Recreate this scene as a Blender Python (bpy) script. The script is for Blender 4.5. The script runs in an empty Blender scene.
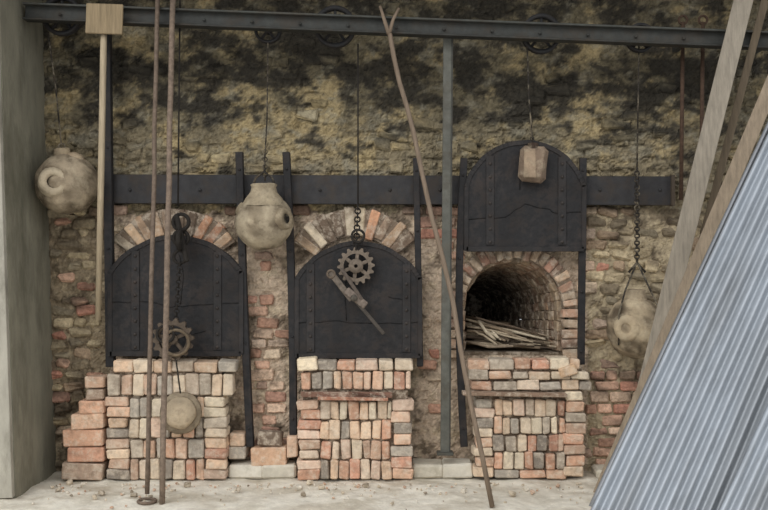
import bpy, math, random
from mathutils import Vector, Matrix, noise
random.seed(7)
CAMH=2.15; CD=9.0
def W(px,py,d=0.0):
    s=(CD-d)/CD
    return Vector(((px-384)/100*s, -d, CAMH+(255-py)/100*s))
def lin(c):
    return tuple(((x/255)/12.92 if x/255<=0.04045 else ((x/255+0.055)/1.055)**2.4) for x in c[:3])+(1.0,)
def clamp(x,a=0,b=1): return max(a,min(b,x))
def ss(a,b,x):
    t=clamp((x-a)/(b-a)); return t*t*(3-2*t)
def mix(a,b,t): return tuple(a[i]*(1-t)+b[i]*t for i in range(3))
def rfb(x,y,z=0.0,o=7): return noise.fractal(Vector((x,y,z)),.55,2.1,o)
U=random.uniform

def _tmpl():
    idx={};vs=[]
    for sx in(-1,1):
        for sy in(-1,1):
            for sz in(-1,1):
                for a in range(3):
                    idx[(sx,sy,sz,a)]=len(vs); vs.append(((sx,sy,sz),a))
    fs=[]
    for a in range(3):
        b,c=(a+1)%3,(a+2)%3
        for s in(-1,1):
            q=[]
            for (u,w) in((-1,-1),(1,-1),(1,1),(-1,1)):
                k=[0,0,0];k[a]=s;k[b]=u;k[c]=w;q.append(idx[(*k,a)])
            fs.append(q)
    for a in range(3):
        b,c=(a+1)%3,(a+2)%3
        for u in(-1,1):
            for w in(-1,1):
                k0=[0,0,0];k0[a]=-1;k0[b]=u;k0[c]=w
                k1=list(k0);k1[a]=1
                fs.append([idx[(*k0,b)],idx[(*k1,b)],idx[(*k1,c)],idx[(*k0,c)]])
    for sx in(-1,1):
        for sy in(-1,1):
            for sz in(-1,1): fs.append([idx[(sx,sy,sz,a)] for a in range(3)])
    def pos(i):
        s,a=vs[i]; return Vector([s[j]*(1.0 if j==a else .8) for j in range(3)])
    out=[]
    for f in fs:
        p=[pos(i) for i in f]; n=(p[1]-p[0]).cross(p[2]-p[0]); c=sum(p,Vector())/len(p)
        out.append(f if n.dot(c)>0 else f[::-1])
    return vs,out
TV,TF=_tmpl()

class MB:
    def __init__(s): s.v=[];s.f=[];s.c=[];s.m=[];s.s=[]
    def add(s,vs,fs,col,mat=0,smooth=False):
        o=len(s.v); s.v+=[Vector(v) for v in vs]
        if isinstance(col,list): s.c+=col
        else: s.c+=[col]*len(vs)
        for f in fs: s.f.append([i+o for i in f]); s.m.append(mat); s.s.append(smooth)
    def box(s,c,size,col,rot=None,ch=.006,jit=0,mat=0,colf=None):
        h=[x/2 for x in size]; ch=min(ch,min(h)*.6)
        cj={}
        vs=[]
        for (sg,a) in TV:
            if sg not in cj: cj[sg]=Vector((U(-jit,jit),U(-jit,jit),U(-jit,jit)))
            p=Vector([sg[j]*(h[j] if j==a else h[j]-ch) for j in range(3)])+cj[sg]
            if rot: p=rot@p
            vs.append(p+Vector(c))
        s.add(vs,TF,[colf(p,col) for p in vs] if colf else col,mat)
    def bar(s,p0,p1,w,t,col,ch=.004,mat=0,jit=0,up=Vector((0,1,0))):
        z=(p1-p0);L=z.length;z.normalize()
        x=up.cross(z).normalized(); y=z.cross(x)
        R=Matrix((x,y,z)).transposed()
        s.box((p0+p1)/2,(w,t,L),col,R,ch,jit,mat)
    def tube(s,pts,r,col,n=8,mat=0,closed=False,smooth=True):
        pts=[Vector(p) for p in pts]; N=len(pts)
        rs=r if isinstance(r,list) else [r]*N
        vs=[];prev=None
        for i,p in enumerate(pts):
            if closed: t=pts[(i+1)%N]-pts[i-1]
            else: t=pts[min(i+1,N-1)]-pts[max(i-1,0)]
            t.normalize()
            if prev is None:
                a=Vector((0,0,1)) if abs(t.z)<.9 else Vector((1,0,0))
                x=t.cross(a).normalized()
            else: x=(prev-t*prev.dot(t)).normalized()
            prev=x; y=t.cross(x)
            for k in range(n):
                a=2*math.pi*k/n; vs.append(p+(x*math.cos(a)+y*math.sin(a))*rs[i])
        fs=[]
        for i in range(N if closed else N-1):
            j=(i+1)%N
            for k in range(n):
                l=(k+1)%n; fs.append([i*n+k,i*n+l,j*n+l,j*n+k])
        if not closed: fs.append(list(range(n))[::-1]); fs.append([(N-1)*n+k for k in range(n)])
        s.add(vs,fs,col,mat,smooth)
    def lathe(s,prof,o,axis,col,n=24,mat=0,smooth=True,wob=0):
        o=Vector(o);z=Vector(axis).normalized()
        a=Vector((0,0,1)) if abs(z.z)<.9 else Vector((0,1,0))
        x=a.cross(z).normalized(); y=z.cross(x)
        vs=[]
        for (r,h) in prof:
            for k in range(n):
                t=2*math.pi*k/n
                p=o+z*h+(x*math.cos(t)+y*math.sin(t))*max(r,.0005)
                if wob: p+=noise.noise_vector(p*14)*wob
                vs.append(p)
        fs=[]
        for i in range(len(prof)-1):
            for k in range(n):
                l=(k+1)%n; fs.append([i*n+k,i*n+l,(i+1)*n+l,(i+1)*n+k])
        s.add(vs,fs,col,mat,smooth)
    def prism(s,poly,y0,y1,col,mat=0):
        n=len(poly)
        vs=[Vector((x,y0,z)) for x,z in poly]+[Vector((x,y1,z)) for x,z in poly]
        fs=[list(range(n)),[n+i for i in range(n)][::-1]]
        for i in range(n):
            j=(i+1)%n; fs.append([j,i,n+i,n+j])
        s.add(vs,fs,col,mat)
    def sphere(s,c,rad,col,nu=32,nv=20,wob=0,f=8,mat=0,smooth=True,colf=None):
        c=Vector(c);vs=[]
        for i in range(nv+1):
            th=math.pi*i/nv
            for k in range(nu):
                ph=2*math.pi*k/nu
                d=Vector((math.sin(th)*math.cos(ph),math.sin(th)*math.sin(ph),math.cos(th)))
                q=1+wob*(noise.noise(d*f*.4+c)*2+.5*noise.noise(d*f+c))
                vs.append(c+Vector((d.x*rad[0],d.y*rad[1],d.z*rad[2]))*q)
        fs=[]
        for i in range(nv):
            for k in range(nu):
                l=(k+1)%nu; fs.append([i*nu+k,(i+1)*nu+k,(i+1)*nu+l,i*nu+l])
        s.add(vs,fs,[colf(p,col) for p in vs] if colf else col,mat,smooth)
    def obj(s,name,mats,parent=None,fix=True):
        lo=Vector([min(v[i] for v in s.v) for i in range(3)]);hi=Vector([max(v[i] for v in s.v) for i in range(3)])
        c=(lo+hi)/2
        me=bpy.data.meshes.new(name); me.from_pydata([tuple(v-c) for v in s.v],[],s.f)
        for m in (mats if isinstance(mats,list) else [mats]): me.materials.append(m)
        for i,p in enumerate(me.polygons): p.material_index=s.m[i]; p.use_smooth=s.s[i]
        at=me.color_attributes.new('Col','FLOAT_COLOR','POINT')
        flat=[x for q in s.c for x in q]
        at.data.foreach_set('color',flat)
        if fix:
            import bmesh
            bm=bmesh.new();bm.from_mesh(me);bmesh.ops.recalc_face_normals(bm,faces=bm.faces);bm.to_mesh(me);bm.free()
        ob=bpy.data.objects.new(name,me); bpy.context.collection.objects.link(ob); ob.location=c
        return ob

# ---------------- materials (vertex pigment x procedural noise)
def mat(name,rough=.9,metal=0,sc=18,lo=.6,hi=1.25,bump=.4,bsc=60,stain=None,stsc=3,stamt=.5,stretch=(1,1,1),spec=.3,bd=.01,st2=None,rot=None):
    m=bpy.data.materials.new(name); m.use_nodes=True; N=m.node_tree.nodes; L=m.node_tree.links
    b=N['Principled BSDF']; b.inputs['Roughness'].default_value=rough; b.inputs['Metallic'].default_value=metal
    b.inputs['Specular IOR Level'].default_value=spec
    a=N.new('ShaderNodeAttribute'); a.attribute_name='Col'
    tc=N.new('ShaderNodeTexCoord'); mp=N.new('ShaderNodeMapping'); mp.inputs['Scale'].default_value=stretch
    src=tc.outputs['Object']
    if rot:
        m0=N.new('ShaderNodeMapping'); m0.inputs['Rotation'].default_value=rot; L.new(src,m0.inputs[0]); src=m0.outputs[0]
    L.new(src,mp.inputs[0])
    n=N.new('ShaderNodeTexNoise'); n.inputs['Scale'].default_value=sc; n.inputs['Detail'].default_value=8; n.inputs['Roughness'].default_value=.65
    L.new(mp.outputs[0],n.inputs[0])
    r=N.new('ShaderNodeMapRange'); r.inputs[1].default_value=.3;r.inputs[2].default_value=.7;r.inputs[3].default_value=lo;r.inputs[4].default_value=hi
    L.new(n.outputs[0],r.inputs[0])
    mx=N.new('ShaderNodeVectorMath'); mx.operation='SCALE'
    L.new(a.outputs['Color'],mx.inputs[0]); L.new(r.outputs[0],mx.inputs['Scale'])
    out=mx.outputs[0]
    for sti in ([(stain,stsc,stamt)] if stain else [])+([st2] if st2 else []):
        n2=N.new('ShaderNodeTexNoise'); n2.inputs['Scale'].default_value=sti[1]; n2.inputs['Detail'].default_value=9;n2.inputs['Roughness'].default_value=.7
        L.new(mp.outputs[0],n2.inputs[0])
        r2=N.new('ShaderNodeMapRange'); r2.inputs[1].default_value=.48;r2.inputs[2].default_value=.62;r2.inputs[4].default_value=sti[2]
        L.new(n2.outputs[0],r2.inputs[0])
        k=N.new('ShaderNodeMixRGB'); k.inputs[2].default_value=lin(sti[0])
        L.new(r2.outputs[0],k.inputs[0]); L.new(out,k.inputs[1]); out=k.outputs[0]
    L.new(out,b.inputs['Base Color'])
    n3=N.new('ShaderNodeTexNoise'); n3.inputs['Scale'].default_value=bsc; n3.inputs['Detail'].default_value=8
    L.new(mp.outputs[0],n3.inputs[0])
    bp=N.new('ShaderNodeBump'); bp.inputs['Strength'].default_value=bump; bp.inputs['Distance'].default_value=bd
    L.new(n3.outputs[0],bp.inputs['Height']); L.new(bp.outputs[0],b.inputs['Normal'])
    return m
M_wall=mat('sooty_masonry',sc=24,lo=.6,hi=1.3,bump=1.0,bsc=18,bd=.035)
M_brick=mat('old_brick',sc=16,lo=.76,hi=1.14,bump=.8,bsc=36,stain=(112,97,82),stsc=9,stamt=.38,st2=((216,202,182),14,.5),bd=.014)
M_iron=mat('cast_iron',rough=.65,metal=.1,sc=12,lo=.65,hi=1.3,bump=.6,bsc=30,stain=(76,64,56),stsc=6,stamt=.42,st2=((26,25,25),3,.6))
M_steel=mat('painted_steel',rough=.6,metal=.2,sc=10,lo=.7,hi=1.25,bump=.2,stain=(70,58,45),stsc=4,stamt=.4)
M_rust=mat('rusty_iron',rough=.8,metal=.2,sc=25,lo=.6,hi=1.3,bump=.5,bsc=80)
M_stone=mat('weathered_stone',sc=20,lo=.65,hi=1.25,bump=.8,bsc=40,stain=(78,67,54),stsc=5,stamt=.6,st2=((186,173,148),9,.35))
M_wood=mat('weathered_wood',rough=.85,sc=9,lo=.7,hi=1.2,bump=.5,bsc=30,stretch=(4,4,.35))
M_conc=mat('concrete',sc=6,lo=.75,hi=1.15,bump=.4,bsc=40,stain=(84,82,68),stsc=2.0,stamt=.6,stretch=(1,1,.35))
M_ground=mat('dusty_ground',sc=9,lo=.8,hi=1.12,bump=.6,bsc=22,stain=(166,156,136),stsc=3.0,stamt=.6,st2=((228,222,208),6,.5),bd=.015)
M_galv=mat('galvanised_sheet',rough=.45,metal=.4,sc=3,lo=.86,hi=1.1,bump=.05,bsc=30,stain=(118,121,124),stsc=2.0,stamt=.4,stretch=(2,2,.4),rot=(0,-.54,0))

YEL=[(215,45,35),(340,100,30),(270,108,35),(385,150,40),(100,100,30),(590,110,35),(600,140,40),(410,60,22),(140,45,20),(620,50,25),(230,150,40),(480,150,25),(560,60,22),(310,150,25),(700,110,16)]
DRK=[(230,75,38),(330,60,32),(400,95,32),(500,80,38),(630,80,36),(70,20,50),(150,85,34),(480,15,44),(300,10,44),(670,130,34),(530,110,28),(440,60,27),(290,75,32),(680,60,34),(90,70,26),(570,90,20),(190,100,22)]
def g(px,py,l):
    s=0
    for a,b,r in l:
        dx=(px-a)/(r*1.4);dy=(py-b)/(r*.8); q=dx*dx+dy*dy
        if q<6: s+=math.exp(-q)
    return s
def wallcol(px,py):
    nz=rfb(px/16,py/12,5)
    if py<212+nz*8:
        t=ss(95,165,py)
        c=mix((112,103,82),(138,126,102),t)
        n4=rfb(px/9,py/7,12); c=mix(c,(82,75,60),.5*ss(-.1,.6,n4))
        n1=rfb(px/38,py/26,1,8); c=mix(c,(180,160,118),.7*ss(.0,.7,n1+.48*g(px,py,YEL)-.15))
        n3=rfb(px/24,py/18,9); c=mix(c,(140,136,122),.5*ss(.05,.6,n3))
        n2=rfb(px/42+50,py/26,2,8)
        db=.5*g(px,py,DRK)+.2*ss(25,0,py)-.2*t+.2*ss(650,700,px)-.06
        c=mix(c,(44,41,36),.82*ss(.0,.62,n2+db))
        return c
    if px<112: c=(142,127,104)
    elif px>588: c=(170,155,128)
    else: c=(192,172,150)
    n2=rfb(px/28+50,py/28,4,6)
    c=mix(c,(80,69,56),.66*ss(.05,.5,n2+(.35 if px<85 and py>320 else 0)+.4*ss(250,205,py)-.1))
    return mix(c,(200,184,154),.45*ss(.15,.6,rfb(px/20,py/20,8)))
def inhole(px,py,pad=0):
    for cx,cy,r,hw in((175,283,75,62),(355,283,75,60),(512,308,63,63)):
        if py<cy:
            if (px-cx)**2+(py-cy)**2<(r+pad)**2: return True
        elif abs(px-cx)<hw+pad: return True
    return False
def inopen(px,py):
    if py<308: return (px-512)**2+(py-308)**2<56**2
    return abs(px-512)<56 and py<356
def gatef(x,z):
    py=255+(CAMH-z)*100
    return ss(.0,.35,noise.noise(Vector((x*1.9,z*2.6,9)))+.28*ss(115,175,py))

# ---------------- wall_back
mb=MB(); st=.018
nx=int(8.6/st); nz=int(5.2/st); x0=-3.7; z0=-.15
vs=[];cs=[]
for j in range(nz+1):
    for i in range(nx+1):
        x=x0+i*st; z=z0+j*st; px=384+x*100; py=255+(CAMH-z)*100
        up=ss(215,195,py)
        y=-(.030+.012*up)*rfb(x*4.5,z*5.5,3,6)-.02*noise.noise(Vector((x*1.3,z*1.3,0)))
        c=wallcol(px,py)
        if py<215:
            zw=z+.04*noise.noise(Vector((x*2.6,z*2,4))); zz=zw/.135; fr=zz-math.floor(zz); row=math.floor(zz)
            xx=x/.3+.5*(row%2)+1.8*noise.noise(Vector((row*3.3,x*.7,0))); fx=xx-math.floor(xx)
            gate=gatef(x,z)*ss(-.5,.1,rfb(x*6,z*6,20,3))
            if fr<.13 or fx<.06:
                y+=.018*gate; c=mix(c,(52,46,38),.4*gate)
        else: y-=.010
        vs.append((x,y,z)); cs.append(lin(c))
fs=[]
for j in range(nz):
    for i in range(nx):
        x=x0+(i+.5)*st; z=z0+(j+.5)*st
        if inopen(384+x*100,255+(CAMH-z)*100): continue
        a=j*(nx+1)+i; fs.append([a,a+1,a+nx+2,a+nx+1])
mb.add(vs,fs,cs)
RED=[(192,150,130),(204,166,142),(206,178,154),(182,142,120),(214,192,166),(192,170,150),(170,144,126),(206,168,144),(184,134,114)]
STONE=[(164,149,122),(182,165,134),(146,134,112),(132,119,98),(162,140,116),(188,171,140)]
def wc(p,base):
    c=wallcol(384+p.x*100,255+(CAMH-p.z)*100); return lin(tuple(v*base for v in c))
z=.02
while z<4.75:
    h=.108+U(-.012,.014); x=-3.42+U(0,.2); pyc=255+(CAMH-z-h/2)*100
    while x<3.9:
        w=U(.12,.27); pxc=384+(x+w/2)*100
        px0,px1=384+x*100,384+(x+w)*100
        bad=any(inhole(a,b,2) for a in(px0,pxc,px1) for b in(pyc-h*50,pyc+h*50))
        if not bad:
            if pyc<205:
                if U(0,1)<.03+.30*gatef(x,z):
                    mb.box((x+w/2,U(.01,.028),z+h/2+U(-.02,.02)),(w-.02,.09,h-.02),U(.85,1.12),Matrix.Rotation(U(-.12,.12),3,'Y'),jit=.02,ch=.018,colf=wc)
            else:
                stone=(pxc<108 or (pxc>588 and pyc<365))
                base=random.choice(STONE if stone else RED)
                if pxc<108 and U(0,1)<.2: base=random.choice(RED)
                if pxc>595 and pyc<365 and U(0,1)<.12: base=random.choice(RED)
                kk=U(.9,1.1)
                def cf(p,b):
                    px=384+p.x*100;py=255+(CAMH-p.z)*100
                    n=rfb(px/28+50,py/28,4,6)
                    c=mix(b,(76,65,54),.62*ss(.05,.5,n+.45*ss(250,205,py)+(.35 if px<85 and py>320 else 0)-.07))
                    return lin(tuple(v*kk for v in c))
                if stone:
                    if U(0,1)<.8: mb.box((x+w/2,U(-.012,.018),z+h/2+U(-.015,.015)),(w*U(.75,.95),.1,h*U(.68,.95)),base,Matrix.Rotation(U(-.12,.12),3,'Y'),jit=.018,ch=.022,colf=cf)
                elif U(0,1)<.95:
                    mb.box((x+w/2,U(-.010,.014),z+h/2),(w-U(.014,.035),.09,h-U(.012,.028)),base,Matrix.Rotation(U(-.035,.035),3,'Y'),jit=.010,ch=.013,colf=cf)
        x+=w
    z+=h
mb.obj('wall_back',M_wall,fix=False)

# ---------------- arch rings
def sootc(p,b):
    n=rfb(p.x*4+7,p.z*4,6,5)
    return lin(mix(b,(80,69,58),.6*ss(.05,.55,n+.08*ss(2.42,2.62,p.z)-.05)))
def voussoirs(cx,cy,r0,r1,a0,a1,th,dep,pal,d0=.0,jam=None):
    mb=MB(); n=max(3,int(math.radians(a1-a0)*(r0+r1)/2/th))
    for i in range(n):
        a=math.radians(a0+(a1-a0)*(i+.5)/n+U(-1,1))
        rr=(r0+r1)/2+U(-1.3,1.0); p=W(cx+rr*math.sin(a),cy-rr*math.cos(a),0)
        R=Matrix.Rotation(a+U(-.03,.03),3,'Y')
        c=random.choice(pal); k=U(.86,1.08)
        mb.box((p.x,-d0+dep/2-U(-.01,.015),p.z),((th-U(1,2.8))/100,dep,(r1-r0)/100*U(.78,1.0)),tuple(v*k for v in c),R,.011,.009,colf=sootc)
    N=24;vs=[];fs=[]
    for i in range(N+1):
        a=math.radians(a0+(a1-a0)*i/N)
        for r in(r0+1,r1-2):
            p=W(cx+r*math.sin(a),cy-r*math.cos(a),0); vs.append((p.x,-d0+.016,p.z)); vs.append((p.x,-d0+dep,p.z))
    for i in range(N):
        q=i*4; fs+=[[q,q+2,q+6,q+4],[q,q+4,q+5,q+1],[q+2,q+3,q+7,q+6]]
    mb.add(vs,fs,lin((120,104,88)))
    if jam:
        for (xa,xb,ya,yb,hh) in jam:
            y=yb
            while y>ya+3:
                p=W((xa+xb)/2,y-hh/2,0);c=random.choice(pal)
                mb.box((p.x+U(-.006,.006),-d0+dep/2-U(0,.015),p.z),((xb-xa)/100*U(.9,1),dep,(hh-1.5)/100),c,Matrix.Rotation(U(-.03,.03),3,'Y'),.010,.008,colf=sootc); y-=hh
    return mb
PA=[(226,206,174),(218,186,152),(202,152,122),(228,210,182),(210,176,144),(164,140,118),(220,194,160),(212,160,126),(120,102,86)]
voussoirs(175,283,46,76,-56,56,11.2,.07,PA,.08).obj('brick_arch',M_brick)
voussoirs(355,283,46,76,-56,56,11.2,.07,PA,.08).obj('brick_arch',M_brick)
PB=[(192,154,130),(200,166,140),(174,134,114),(190,168,144),(202,174,146),(158,130,112)]
voussoirs(512,308,49,66,-90,90,9,.11,PB,.08,jam=[(446,463,308,358,10),(561,578,308,358,10)]).obj('brick_arch',M_brick)

# ---------------- kiln interior
kiln=MB()
def kprof(t,u):
    R=.5; H=.44
    L1=H;L2=math.pi*R;tot=2*L1+L2; s=u*tot
    if s<L1: x,z=-R,-H+s
    elif s<L1+L2:
        a=(s-L1)/R; x,z=-R*math.cos(a),R*math.sin(a)
    else: x,z=R,-(s-L1-L2)
    k=1-.42*t**1.1
    c=W(512,308); y=.06+2.1*t
    return Vector((c.x-.30*t+x*k,y,c.z-.44+ (z+.44)*k))
NR=18;NC=24
for i in range(NR):
    for j in range(NC):
        u=(j+.5)/NC; p=kprof(i/NR,u); p1=kprof((i+1)/NR,u); p0=kprof(i/NR,j/NC); p2=kprof(i/NR,(j+1)/NC)
        ax=(p1-p).normalized(); tg=(p2-p0); wd=tg.length; tg.normalize()
        nn=ax.cross(tg).normalized(); tg=nn.cross(ax)
        R=Matrix((tg,ax,nn)).transposed()
        c=mix(random.choice(PB),(122,104,80),.5); c=mix(c,(44,38,32),ss(0,1,i/NR*1.5)*.85); k=U(.8,1.15)  # bricks coloured darker with depth, painting in the chamber's inner shade
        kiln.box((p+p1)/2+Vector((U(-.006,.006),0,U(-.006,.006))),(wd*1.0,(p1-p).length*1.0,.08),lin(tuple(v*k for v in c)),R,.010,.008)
c=W(512,308)
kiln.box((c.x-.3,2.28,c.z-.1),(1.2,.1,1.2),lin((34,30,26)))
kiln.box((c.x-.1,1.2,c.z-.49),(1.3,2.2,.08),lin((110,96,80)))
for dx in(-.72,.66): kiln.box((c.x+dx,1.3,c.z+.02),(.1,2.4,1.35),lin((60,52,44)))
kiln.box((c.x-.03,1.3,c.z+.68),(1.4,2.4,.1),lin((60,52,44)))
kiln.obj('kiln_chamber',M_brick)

fw=MB(); fz=c.z-.44
for i in range(62):
    lay=U(0,1)
    a=Vector((U(.82,.98),U(.2,.7),fz+.05+.30*lay))
    b=Vector((U(1.1,1.74),U(.0,.22),fz+.02+.09*lay+U(0,.05)))
    m=(a+b)/2+Vector((U(-.03,.03),U(-.05,.05),U(-.03,.035)))
    r=U(.008,.019); col=lin(random.choice([(178,162,138),(150,134,114),(196,182,158),(84,72,60),(130,114,94),(100,86,72)]))
    fw.tube([a,a.lerp(m,.5)+Vector((0,0,U(-.01,.01))),m,b],[r,r,r,r*.7],col,7)
for i in range(30):
    a=Vector((U(.8,1.2),U(.6,1.4),fz+U(.03,.22)));b=a+Vector((U(.3,.6),U(-.5,.3),U(-.1,.02))); b.z=max(b.z,fz+.02)
    fw.tube([a,b],U(.01,.02),lin((110,94,76)),7)
fw.obj('firewood_pile',M_wood)

# ---------------- left wall, ground, plinth, added shade roof
def quadbox(name,pts,m,col):
    mb=MB(); mb.add(pts,[[0,1,2,3],[7,6,5,4],[0,4,5,1],[1,5,6,2],[2,6,7,3],[3,7,4,0]],lin(col)); return mb.obj(name,m)
def tilt(z): return -3.27-.033*z
quadbox('wall_left',[(tilt(0),.05,-.1),(tilt(5),.05,5),(-4.6,.05,5),(-4.6,.05,-.1),(tilt(0),-1.0,-.1),(tilt(5),-1.0,5),(-4.6,-1.0,5),(-4.6,-1.0,-.1)],M_conc,(136,132,116))
t=MB(); t.bar(Vector((tilt(0)-.16,-1.03,0)),Vector((tilt(5)-.16,-1.03,5)),.3,.06,lin((170,165,152))); t.obj('trim_1',M_conc)
gm=MB(); vs=[];cs=[];fs=[]
NX=210;NY=100
for j in range(NY+1):
    for i in range(NX+1):
        x=-5+10.5*i/NX; y=.05-5.0*(j/NY)
        vs.append((x,y,.022*rfb(x*2.0,y*2.0,0,4)-.012))
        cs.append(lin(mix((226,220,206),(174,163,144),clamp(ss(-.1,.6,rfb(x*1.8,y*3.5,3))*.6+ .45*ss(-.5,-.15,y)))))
for j in range(NY):
    for i in range(NX): a=j*(NX+1)+i; fs.append([a,a+1,a+NX+2,a+NX+1])
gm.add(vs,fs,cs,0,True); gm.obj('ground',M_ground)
rb=MB()
for i in range(260):
    x=U(-3.1,2.4); y=-.54-abs(random.gauss(0,.35)); r=U(.005,.014) if U(0,1)<.88 else U(.016,.034)
    col=random.choice([(206,192,170),(196,182,160),(196,162,138),(222,214,198),(150,138,120)])
    rb.box((x,y,r*.5),(r*U(1.2,2.4),r*U(1.2,2),r*1.3),lin(col),Matrix.Rotation(U(0,3),3,'Z')@Matrix.Rotation(U(-.3,.3),3,'X'),r*.3,r*.2)
rb.obj('rubble_debris',M_brick)
p=MB()
for xa,xb,h in((234,299,.13),(412,470,.14),(590,640,.08)):
    a=W(xa,470);b=W(xb,470)
    n=2
    for i in range(n):
        w=(b.x-a.x)/n; p.box((a.x+w*(i+.5),-.19+U(-.006,.006),h/2-.01),(w*1.05,.25,h+U(-.006,.006)),lin(mix((210,204,190),(190,182,164),U(0,1))),Matrix.Rotation(U(-.015,.015),3,'Z'),.02,.008)
p.obj('concrete_plinth',M_ground)
r=MB(); r.box((.4,-.6,5.3),(10,1.6,.1),lin((110,102,92))); r.obj('unseen_shade_roof',M_conc)  # unseen slab above the frame, added to darken the upper wall

# ---------------- steel work
DK=lin((50,50,51)); DK2=lin((42,41,42)); GR=lin((64,65,62))
b=MB(); a=W(26,13,.5);e=W(800,43,.5)
b.bar(a,e,.15,.05,GR); off=Vector((0,-.03,.07)); b.bar(a+off,e+off,.02,.12,lin((72,73,69))); b.bar(a-Vector((0,.03,.07)),e-Vector((0,.03,.07)),.02,.12,lin((56,56,53)))
for q in range(60,780,48):
    pp=W(q,13+30*(q-26)/774,.54); b.lathe([(0,.012),(.012,.01),(.016,0)],pp,(0,-1,0),GR,8)
for q in(52,690,770):
    pp=W(q,13+30*(q-26)/774,.5); b.bar(pp,Vector((pp.x,-.06,pp.z)),.06,.06,GR,up=Vector((0,0,1)))
b.obj('overhead_rail',M_steel)
b=MB(); a=W(112,189,.1);e=W(673,191,.1); b.bar(a,e,.285,.06,lin((54,53,54)))
for q in(130,200,320,390,440,600,660): b.lathe([(0,.018),(.014,.014),(.018,0)],W(q,190,.13),(0,-1,0),DK,8)
b.bar(W(672,175,.12),W(672,206,.12),.035,.09,lin((80,70,60)))
b.obj('cross_beam',M_steel)
def guide(px0,py0,px1,py1,w,d,col=DK2,bend=0,name='door_guide_rail'):
    b=MB(); N=8
    for i in range(N):
        t0=i/N;t1=(i+1)/N
        f=lambda t: W(px0+(px1-px0)*t+bend*math.sin(math.pi*t),py0+(py1-py0)*t,d)
        b.bar(f(t0),f(t1)+ (f(t1)-f(t0))*.02,w/100,.03,col)
        b.bar(f(t0)+Vector((w/220,.03,0)),f(t1)+Vector((w/220,.03,0)),.012,.05,col)
    for q in(.06,.35,.65,.94):
        p0=W(px0+(px1-px0)*q+bend*math.sin(math.pi*q),py0+(py1-py0)*q,d+.015); b.lathe([(0,.014),(.01,.012),(.014,0)],p0,(0,-1,0),col,8)
    return b.obj(name,M_iron)
guide(106,30,110,366,8,.2)
guide(239,152,250,446,7,.22,bend=-1)
guide(286,152,293,436,7,.22,bend=2)
guide(416,158,420,366,6,.2)
guide(464,158,464,446,7,.24,bend=-5)
guide(583,158,581,364,7,.22)
b=MB(); b.bar(W(448,36,.44),W(445,453,.3),.09,.03,lin((96,96,89))); b.bar(W(452,36,.42),W(449.5,453,.28),.015,.09,lin((72,72,67)))
b.box((W(445,453,.3)),(.16,.12,.03),lin((80,80,74))); b.obj('support_post',M_steel)

def pulley(px,py,r):
    b=MB(); c=W(px,py,.36); 
    b.lathe([(r*.8,-.03),(r,-.035),(r,-.02),(r*.88,0),(r,.02),(r,.035),(r*.8,.03),(r*.8,-.03)],c,(0,-1,0),DK,28)
    b.lathe([(0,.06),(.035,.06),(.035,-.06),(0,-.06)],c,(0,-1,0),DK,12)
    for k in range(5):
        a=2*math.pi*k/5+.3; b.bar(c,c+Vector((math.cos(a)*r*.85,0,math.sin(a)*r*.85)),.025,.025,DK)
    b.bar(c,c+Vector((0,-.10,0)),.03,.03,DK,up=Vector((0,0,1)))
    b.obj('pulley_wheel',M_iron)
for q in((62,16,.19),(335,27,.2),(541,34,.19),(268,30,.13),(640,38,.14)): pulley(*q)

# ---------------- kiln doors
def door(cx,hw,peak,sh,bot,d,straps,cracks):
    b=MB(); A=W(cx,bot,d); s=(CD-d)/CD/100
    rise=(sh-peak); R=(hw*hw+rise*rise)/(2*rise); H=bot-sh
    pts=[(-hw,0),(-hw*.3,.6),(hw*.4,-.5),(hw,0)]
    a1=math.asin(min(1,hw/R)); 
    for k in range(37):
        a=a1-2*a1*k/36; q=noise.noise(Vector((a*5,cx,0)))*.9; pts.append(((R+q)*math.sin(a),H+rise-R+(R+q)*math.cos(a)))
    P=lambda q:[(A.x+x*s,A.z+z*s) for x,z in q]
    b.prism(P(pts),-d,-d+.045,lin((41,40,41)))
    rim=P(pts)[3:]+[P(pts)[0]]; czw=A.z+H*s*.5; cxw=A.x
    rimi=[Vector((cxw+(x-cxw)*.965,-d-.004,czw+(z-czw)*.97)) for x,z in rim]
    col=lin((48,46,46))
    for i in range(len(rimi)-1): b.bar(rimi[i],rimi[i+1]+(rimi[i+1]-rimi[i])*.03,.045,.012,col,.003)
    b.bar(rimi[-1],rimi[0],.05,.012,col,.003)
    for sx in straps:
        zt=H+rise-R+math.sqrt(R*R-sx*sx)-5
        b.bar(Vector((A.x+sx*s,-d-.006,A.z+5*s)),Vector((A.x+sx*s,-d-.006,A.z+zt*s)),.08,.014,lin((49,47,47)),.005)
        zz=8
        while zz<zt-2:
            b.lathe([(0,.018),(.012,.015),(.018,0)],(A.x+sx*s,-d-.012,A.z+zz*s),(0,-1,0),lin((64,59,56)),8); zz+=13
    for path in cracks:
        pp=[]
        for (xa,za),(xb,zb) in zip(path,path[1:]):
            for k in range(4):
                t=k/4; pp.append(Vector((A.x+(xa+(xb-xa)*t)*s,-d-.001,A.z+(za+(zb-za)*t+U(-.8,.8))*s)))
        pp.append(Vector((A.x+path[-1][0]*s,-d-.001,A.z+path[-1][1]*s)))
        b.tube(pp,.0045,lin((12,12,13)),5)
    return b.obj('kiln_door',M_iron)
door(175.5,68,235,272,355,.24,(-40,42),[[(-66,52),(-30,54),(-5,48),(20,50),(66,52)],[(5,50),(8,80),(4,100)],[(-20,20),(10,18),(30,24)]])
door(358.5,64,241,278,357,.24,(-48,48),[[(-60,34),(-20,36),(20,33),(60,35)],[(-12,36),(-14,70),(-8,100)],[(30,60),(50,56)]])
door(525,61,140,186,250,.26,(-35,37),[[(-56,30),(-20,33),(0,46),(25,40),(31,36),(56,38)],[(-5,60),(-6,98)]])

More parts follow.
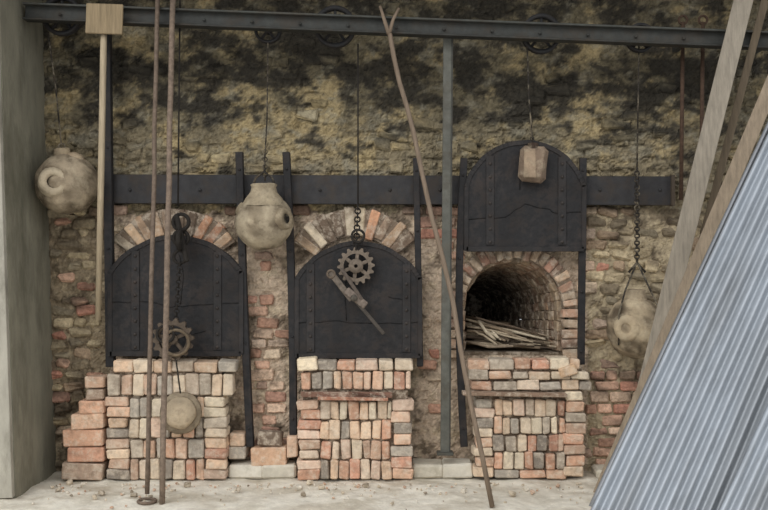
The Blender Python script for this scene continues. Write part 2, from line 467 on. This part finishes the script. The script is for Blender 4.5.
# ---------------- brick stacks
CP=[(224,204,178),(224,192,162),(212,164,136),(196,148,124),(176,166,152),(146,136,124),(216,188,166),(228,212,186),(204,172,148),(184,170,152),(218,180,152),(222,196,168),(214,170,142),(208,188,166)]
def cell(b,x0,x1,y0,y1,d,dep=.2,pal=CP,jr=1.6,gap=1.1):
    dd=d+U(-.018,.014); p0=W(x0+gap*.5,y1-gap*.4,dd);p1=W(x1-gap*.5,y0+gap*.4,dd)
    c=(p0+p1)/2; k=U(.88,1.05); col=random.choice(pal)
    b.box((c.x,-dd+dep/2,c.z),(p1.x-p0.x,dep,p1.z-p0.z),lin(tuple(v*k for v in col)),Matrix.Rotation(math.radians(U(-jr,jr)),3,'Y')@Matrix.Rotation(math.radians(U(-3,3)),3,'Z'),.011,.008)
def rowH(b,x0,x1,y0,y1,w,d,**k):
    x=x0
    while x<x1-w*.35:
        ww=min(w*U(.78,1.2),x1-x); 
        if x1-(x+ww)<w*.35: ww=x1-x
        if U(0,1)<.07 and ww<14: ww*=.9
        cell(b,x,x+ww,y0+U(-.6,1.8),y1,d,**k); x+=ww
def stack(rows,cols,core,d=.4):
    b=MB()
    for (x0,x1,y0,y1,w) in rows: rowH(b,x0+U(-1,1),x1+U(-1,1),y0,y1,w,d,jr=2.2 if w<14 else 1.2)
    for (x0,x1,ya,yb,h) in cols:
        n=round((yb-ya)/h)
        for i in range(n): cell(b,x0+U(-2,2),x1+U(-1.8,1.8),ya+(yb-ya)*i/n,ya+(yb-ya)*(i+1)/n,d,jr=1.5)
    x0,x1,y0,y1=core; p0=W(x0,y1,d-.05);p1=W(x1,y0,d-.05); F=d-.05
    b.box(((p0.x+p1.x)/2,-(F+.16)/2,(p0.z+p1.z)/2),(p1.x-p0.x,F-.16,p1.z-p0.z),lin((96,80,66)))  # added dark filler, its colour stands for shade in the gaps between bricks
    return b
def vrows(x0,x1,ya,yb,n,w=10.3): return [(x0,x1,ya+(yb-ya)*i/n,ya+(yb-ya)*(i+1)/n,w) for i in range(n)]
b=stack([(112,236,360,373,22),(106,234,374,396,13)]+vrows(129,204,397,480,4,11),[(106,129,397,480,10.5),(204,226,397,480,11)],(110,222,368,479))
b.obj('brick_stack',M_brick)
b=stack([(297,413,359,371,20),(300,413,371,390,10)]+vrows(320,392,400,480,4,10.2),[(298,320,400,480,10),(392,412,400,480,11)],(303,408,368,479))
cell(b,296,317,358,371,.43,pal=[(232,214,184)],jr=6)
b.bar(W(301,394,.42),W(392,395,.42),.045,.06,lin((124,92,78)),jit=.004); b.bar(W(318,398,.44),W(388,399,.44),.03,.06,lin((164,116,94)),jit=.004)
b.bar(W(352,393,.45),W(386,397,.45),.02,.04,lin((86,62,52)))
b.obj('brick_stack',M_brick)
b=stack([(468,580,358,370,22),(468,590,370,380,20),(470,592,380,391,21)]+vrows(494,565,399,470,4,10.2),[(474,494,399,477,9.6),(565,585,391,477,11)],(476,582,366,477))
rowH(b,494,566,470,479,22,.4)
b.bar(W(462,393,.42),W(566,395,.42),.035,.12,lin((140,116,98)),jit=.004)
cell(b,560,578,366,377,.44,pal=[(200,168,136)],jr=25)
b.obj('brick_stack',M_brick)
b=MB(); BO=[(210,166,138),(202,154,128),(216,178,150),(194,142,120),(180,156,136)]
y=480
for h,xa,xb in((17,61,103),(16,66,104),(17,62,104),(16,70,104),(13,78,104),(12,85,104),(12,84,104)):
    cell(b,xa,xb,y-h,y,.42,dep=.24,pal=BO,jr=2); y-=h
b.obj('brick_pile',M_brick)
b=MB()
cell(b,250,287,448,467,.3,pal=[(208,170,140)],jr=1); cell(b,257,282,432,447,.25,dep=.12,pal=[(130,112,96)],jr=4); cell(b,286,298,436,458,.3,pal=[(206,174,148)])
cell(b,228,247,447,459,.3,pal=[(176,166,152)]); cell(b,229,246,434,447,.28,pal=[(204,176,150)],jr=3)
b.obj('loose_bricks',M_brick)

# ---------------- hanging stone jugs
IR=lin((46,42,38))
def jcol(p,b):
    n=rfb(p.x*6,p.y*6,p.z*8,4); return lin(mix(b,(92,80,64),clamp(.3+n)))
def ring(b,c,r,t,col,nrm='y',n=20):
    pts=[]
    for k in range(n):
        a=2*math.pi*k/n
        pts.append(Vector(c)+(Vector((math.cos(a)*r,0,math.sin(a)*r)) if nrm=='y' else Vector((0,math.cos(a)*r,math.sin(a)*r)) if nrm=='x' else Vector((math.cos(a)*r,math.sin(a)*r,0))))
    b.tube(pts,t,col,6,closed=True)
def chain(b,p0,p1,r=.022,t=.006,col=IR):
    L=(p1-p0).length; n=max(1,int(L/(r*1.5)))
    for i in range(n): ring(b,p0.lerp(p1,(i+.5)/n),r,t,col,'y' if i%2 else 'x',12)
BR=(172,156,132)
b=MB(); c=W(67,184,.35)
b.sphere(c,(.30,.26,.29),BR,wob=.015,colf=jcol)
# mouth boss faces the room, slightly turned to the middle
o=c+Vector((-.045,-.225,.0)); ax=(.25,-1,0)
b.lathe([(.15,-.04),(.13,.03),(.105,.055),(.07,.05),(.056,.03),(.052,.0)],o,ax,lin((186,171,146)),24,wob=.006)
b.lathe([(.054,.035),(.052,.012),(.0,.01)],o,ax,lin((14,12,10)),20)  # near-black disc paints the shade inside the mouth hole
b.lathe([(.09,.24),(.075,.30),(.07,.34),(.055,.345),(.05,.33),(0,.33)],c,(-.15,0,1),lin((165,148,122)),20,wob=.005)
b.lathe([(.10,.20),(.08,.29),(.04,.31),(0,.31)],c,(.35,-.1,.9),lin((170,150,124)),16,wob=.01)
b.tube([c+Vector((-.05,0,.33)),W(56,90,.36),W(48,32,.36)],.008,IR,6); ring(b,c+Vector((-.05,0,.36)),.03,.008,IR)
b.obj('hanging_stone_jug',M_stone)
b=MB(); c=W(264,222,.42)
b.sphere(c,(.28,.25,.27),(172,158,134),wob=.02,colf=jcol)
b.lathe([(.22,.15),(.17,.23),(.13,.28),(.12,.33),(.13,.355),(.11,.365),(.07,.36),(.06,.32),(0,.32)],c,(.0,0,1),lin((158,144,120)),24,wob=.008)
b.lathe([(.12,.20),(.10,.27),(.085,.285),(.05,.28),(.045,.2),(0,.2)],c,(.85,-.55,.1),lin((138,124,102)),20,wob=.006)
b.lathe([(.044,.275),(0,.27)],c,(.85,-.55,.1),lin((20,17,14)),16)  # dark disc, shade of the spout opening painted in
b.lathe([(.07,.2),(.06,.28),(.03,.29),(0,.285)],c,(-.9,-.3,.5),lin((150,136,112)),16,wob=.006)
b.tube([c+Vector((-.11,0,.33)),c+Vector((-.08,0,.42)),c+Vector((0,0,.48)),c+Vector((.08,0,.42)),c+Vector((.11,0,.33))],.012,IR,6)
b.tube([c+Vector((0,0,.48)),W(267,120,.4),W(268,38,.38)],.007,IR,6)
chain(b,W(265,180,.4),W(265,150,.4))
b.obj('hanging_stone_jug',M_stone)
b=MB(); c=W(635,327,.3)
b.sphere(c,(.275,.25,.30),(176,159,132),nu=32,nv=20,wob=.03,colf=jcol)
b.lathe([(.15,.20),(.11,.28),(.085,.33),(.095,.36),(.06,.365),(0,.35)],c,(0,0,1),lin((156,140,116)),20,wob=.006)
o=c+Vector((-.13,-.19,.0)); ax=(-.62,-1,.0)
b.lathe([(.15,-.06),(.12,.02),(.095,.035),(.06,.035),(.045,.03),(.04,.015)],o,ax,lin((182,164,136)),16,wob=.008)
b.lathe([(.042,.02),(.03,.01),(0,.01)],o,ax,lin((64,52,42)),12)
t=W(637,262,.3)
for sx in(-1,1): b.tube([t,c+Vector((sx*.12,-.1,.36)),c+Vector((sx*.2,-.17,.14)),c+Vector((sx*.2,-.16,-.16))],.009,IR,6)
b.tube([t+Vector((-.08,0,-.1)),t,t+Vector((.08,0,-.1))],.012,IR,6)
chain(b,t,W(637,168,.3),.022,.008)
b.tube([W(637,168,.3),W(639,42,.36)],.008,IR,6)
b.obj('hanging_stone_jug',M_stone)
b=MB(); c=W(533,164,.37)
b.box(c,(.25,.15,.34),lin((126,108,92)),Matrix.Rotation(.05,3,'Y'),.045,.012); b.box(c+Vector((-.04,-.07,-.0)),(.12,.03,.27),lin((156,136,114)),None,.02,.006)
b.lathe([(.06,.15),(.05,.2),(.02,.2),(0,.2)],c,(0,0,1),lin((60,46,38)),12)
b.tube([c+Vector((0,0,.18)),W(529,100,.36),W(527,42,.38)],.008,IR,6)
chain(b,c+Vector((0,0,.2)),W(530,128,.36),.018,.005)
b.obj('hanging_ceramic_block',M_stone)

# ---------------- gears
def gear(b,c,r,teeth,col,hub=.05,spokes=5,th=.04):
    c=Vector(c); N=teeth*4
    def R(k): return r if k%4 in(0,1) else r*.84
    o=[Vector((math.cos(2*math.pi*k/N)*R(k),0,math.sin(2*math.pi*k/N)*R(k))) for k in range(N)]
    i=[v.normalized()*r*.66 for v in o]
    vs=[c+v+Vector((0,-th/2,0)) for v in o]+[c+v+Vector((0,-th/2,0)) for v in i]+[c+v+Vector((0,th/2,0)) for v in o]+[c+v+Vector((0,th/2,0)) for v in i]
    fs=[]
    for k in range(N):
        l=(k+1)%N
        fs+=[[k,l,N+l,N+k],[2*N+l,2*N+k,3*N+k,3*N+l],[k,2*N+k,2*N+l,l],[N+k,N+l,3*N+l,3*N+k]]
    b.add(vs,fs,col)
    b.lathe([(.018,th*.8),(hub,th*.8),(hub,-th*.5),(.018,-th*.5)],c,(0,-1,0),col,16)
    for k in range(spokes):
        a=2*math.pi*k/spokes+.4; e=Vector((math.cos(a),0,math.sin(a)))
        b.bar(c+e*hub*.7,c+e*r*.72,.035,th*.7,col)
RU=lin((104,92,80))
b=MB(); c=W(356,266,.34); gear(b,c,.18,16,lin((118,106,94)),.07,6,.05)
chain(b,c+Vector((0,0,.15)),W(358,205,.34),.026,.009); ring(b,W(358,236,.36),.06,.014,IR)
b.tube([W(358,205,.34),W(358,44,.38)],.008,IR,6)
b.obj('gear_wheel',M_rust)
b=MB()
b.bar(W(330,272,.38),W(352,300,.39),.06,.025,lin((112,102,92)),.008); b.bar(W(341,268,.39),W(362,300,.41),.035,.02,lin((96,86,78)),.008)
b.bar(W(350,294,.40),W(384,334,.38),.035,.02,lin((82,76,70)),.008); b.bar(W(346,290,.40),W(366,306,.40),.075,.03,lin((124,112,102)),.012)
b.lathe([(0,.03),(.03,.028),(.035,0)],W(354,298,.42),(0,-1,0),lin((90,84,76)),12)
ring(b,W(331,274,.39),.035,.012,RU)
b.obj('iron_tongs',M_rust)
b=MB(); c=W(173,339,.46); gear(b,c,.2,14,lin((98,86,74)),.05,5,.05)
ring(b,c+Vector((.04,-.05,-.03)),.12,.016,lin((112,98,80))); ring(b,c+Vector((-.06,-.05,.05)),.08,.014,IR)
b.tube([W(178,206,.4),W(180,0,.4)],.008,IR,6)
ring(b,W(181,222,.4),.075,.02,IR);ring(b,W(180,240,.42),.085,.026,IR,'x');ring(b,W(181,238,.38),.07,.02,IR);ring(b,W(180,257,.4),.06,.016,IR)
b.bar(W(176,214,.42),W(187,262,.42),.05,.04,IR,.012)
chain(b,W(180,262,.42),W(176,320,.45),.022,.006)
b.obj('gear_wheel',M_rust)
b=MB(); c=W(180,413,.56)
b.lathe([(0,.05),(.10,.045),(.14,.02),(.15,-.01),(.13,-.05),(0,-.055)],c,(.12,-1,.15),lin((184,166,140)),24,wob=.01)
b.lathe([(.15,-.03),(.19,-.05),(.2,-.075),(.16,-.09),(0,-.09)],c,(.12,-1,.15),lin((140,126,106)),24,wob=.01)
b.tube([c+Vector((0,.02,.18)),W(176,360,.48)],.008,IR,6)
b.obj('stone_counterweight',M_stone)

# ---------------- long tools
def rod(name,p,rr,col,mats,extra=None,seg=10,wob=.01):
    b=MB(); pts=[]
    for i in range(seg+1):
        t=i/seg*(len(p)-1);k=min(int(t),len(p)-2);q=p[k].lerp(p[k+1],t-k)
        pts.append(q+Vector((noise.noise(q*2)*wob,0,0)))
    b.tube(pts,rr,col,8)
    if extra: extra(b)
    return b.obj(name,mats)
RC=lin((116,101,88))
def e1(b): ring(b,W(147,501,1.15),.075,.014,RC,'z')
rod('iron_poker',[W(147,494,1.14),W(158,-20,.6)],.021,RC,M_rust,e1)
rod('iron_poker',[W(162,507,1.2),W(173,-20,.6)],.026,lin((128,112,98)),M_rust)
WC=lin((126,110,94))
def e2(b):
    j=W(389,34,.66); b.tube([j,W(385,22,.66),W(380,6,.66)],[.022,.018,.012],WC,7); b.tube([j,W(393,20,.66),W(399,8,.66)],[.02,.016,.012],WC,7)
rod('forked_stick',[W(491,507,1.3),W(452,300,1.0),W(412,130,.78),W(389,34,.66)],.022,WC,M_wood,e2,12,.03)
b=MB(); b.bar(W(105,4,.66),W(104,34,.66),.34,.03,lin((150,132,104)),.006)
b.tube([W(104,20,.62),W(101,180,.5),W(98,320,.4)],[.03,.03,.026],lin((176,160,134)),10)
b.obj('wooden_oven_peel',M_wood)
for x in(683,703):
    b=MB(); b.tube([W(x,22,.3),W(x-2,200,.25)],.02,lin((84,66,54)),8); ring(b,W(x,20,.3),.04,.012,lin((84,66,54))); b.obj('hanging_iron_rod',M_rust)

def plank(p0,p1,w,t,col):
    b=MB(); z=(p1-p0).normalized(); up=(Vector((.35,1,0))-z*Vector((.35,1,0)).dot(z)).normalized()
    b.bar(p0,p1,w,t,col,.004,up=up); return b.obj('leaning_plank',M_wood)
plank(W(622,488,.85),W(751,-30,.68),.17,.045,lin((146,137,123)))
plank(W(600,495,1.05),W(798,22,.8),.13,.06,lin((144,129,110)))
plank(W(640,478,.45),W(773,-30,.60),.07,.05,lin((104,92,76)))

# ---------------- corrugated sheets
def sheet(P0,L,Cr,length,width,period=.083,amp=.021,col=(158,164,171)):
    L=L.normalized(); Cr=(Cr-L*Cr.dot(L)).normalized(); Nn=Cr.cross(L).normalized()
    if Nn.y>0: Nn=-Nn
    b=MB(); nc=int(width/period*12); nl=24; vs=[];fs=[];cs=[]
    for i in range(nl+1):
        for j in range(nc+1):
            u=width*j/nc; v=length*i/nl
            vs.append(P0+L*v+Cr*u+Nn*(amp*math.sin(2*math.pi*u/period)-.02*math.sin(math.pi*i/nl)+.012*noise.noise(Vector((u*3,v*2,P0.x)))))
            cs.append(lin(mix(col,(136,138,140),.5*ss(0,.6,noise.noise(Vector((u*5,v*.8,P0.x)))))))
    for i in range(nl):
        for j in range(nc): a=i*(nc+1)+j; fs.append([a,a+1,a+nc+2,a+nc+1])
    b.add(vs,fs,cs,0,True)
    o=b.obj('corrugated_metal_sheet',M_galv,fix=False)
    m=o.modifiers.new('thickness','SOLIDIFY'); m.thickness=.003
Lv=Vector((1.62,1.0,2.67)); Cv=Vector((.85,-.25,-.42))
B0=W(586,519,3.0)
sheet(B0,Lv,Cv,3.7,1.0)
sheet(B0+Vector((.60,-.28,-.26)),Lv+Vector((.10,-.03,.0)),Cv,3.4,.9)
sheet(B0+Vector((.04,.10,.06)),Lv+Vector((-.02,0,0)),Cv,3.75,.9,col=(140,142,146))

# ---------------- light, world, camera
w=bpy.data.worlds.new('World'); bpy.context.scene.world=w; w.use_nodes=True
N=w.node_tree.nodes;Lk=w.node_tree.links; bg=N['Background']
tc=N.new('ShaderNodeTexCoord');sp=N.new('ShaderNodeSeparateXYZ');mr=N.new('ShaderNodeMapRange')
mr.inputs[1].default_value=-.1;mr.inputs[2].default_value=.6;mr.inputs[3].default_value=.75;mr.inputs[4].default_value=1.35
Lk.new(tc.outputs['Generated'],sp.inputs[0]);Lk.new(sp.outputs[2],mr.inputs[0]);Lk.new(mr.outputs[0],bg.inputs[1])
bg.inputs[0].default_value=(.97,.985,1.0,1)
sd=bpy.data.lights.new('sun','SUN'); sd.energy=1.15; sd.angle=math.radians(40); sd.color=(1,.99,.97)
so=bpy.data.objects.new('sun',sd); bpy.context.collection.objects.link(so)
so.rotation_euler=Vector((.5,.9,-.65)).to_track_quat('-Z','Y').to_euler()
cd=bpy.data.cameras.new('camera'); cd.sensor_width=36; cd.lens=36*CD/7.68
co=bpy.data.objects.new('camera',cd); bpy.context.collection.objects.link(co); co.location=(0,-CD,CAMH); co.rotation_euler=(math.pi/2,0,0)
bpy.context.scene.camera=co
bpy.context.scene.view_settings.view_transform='Standard'
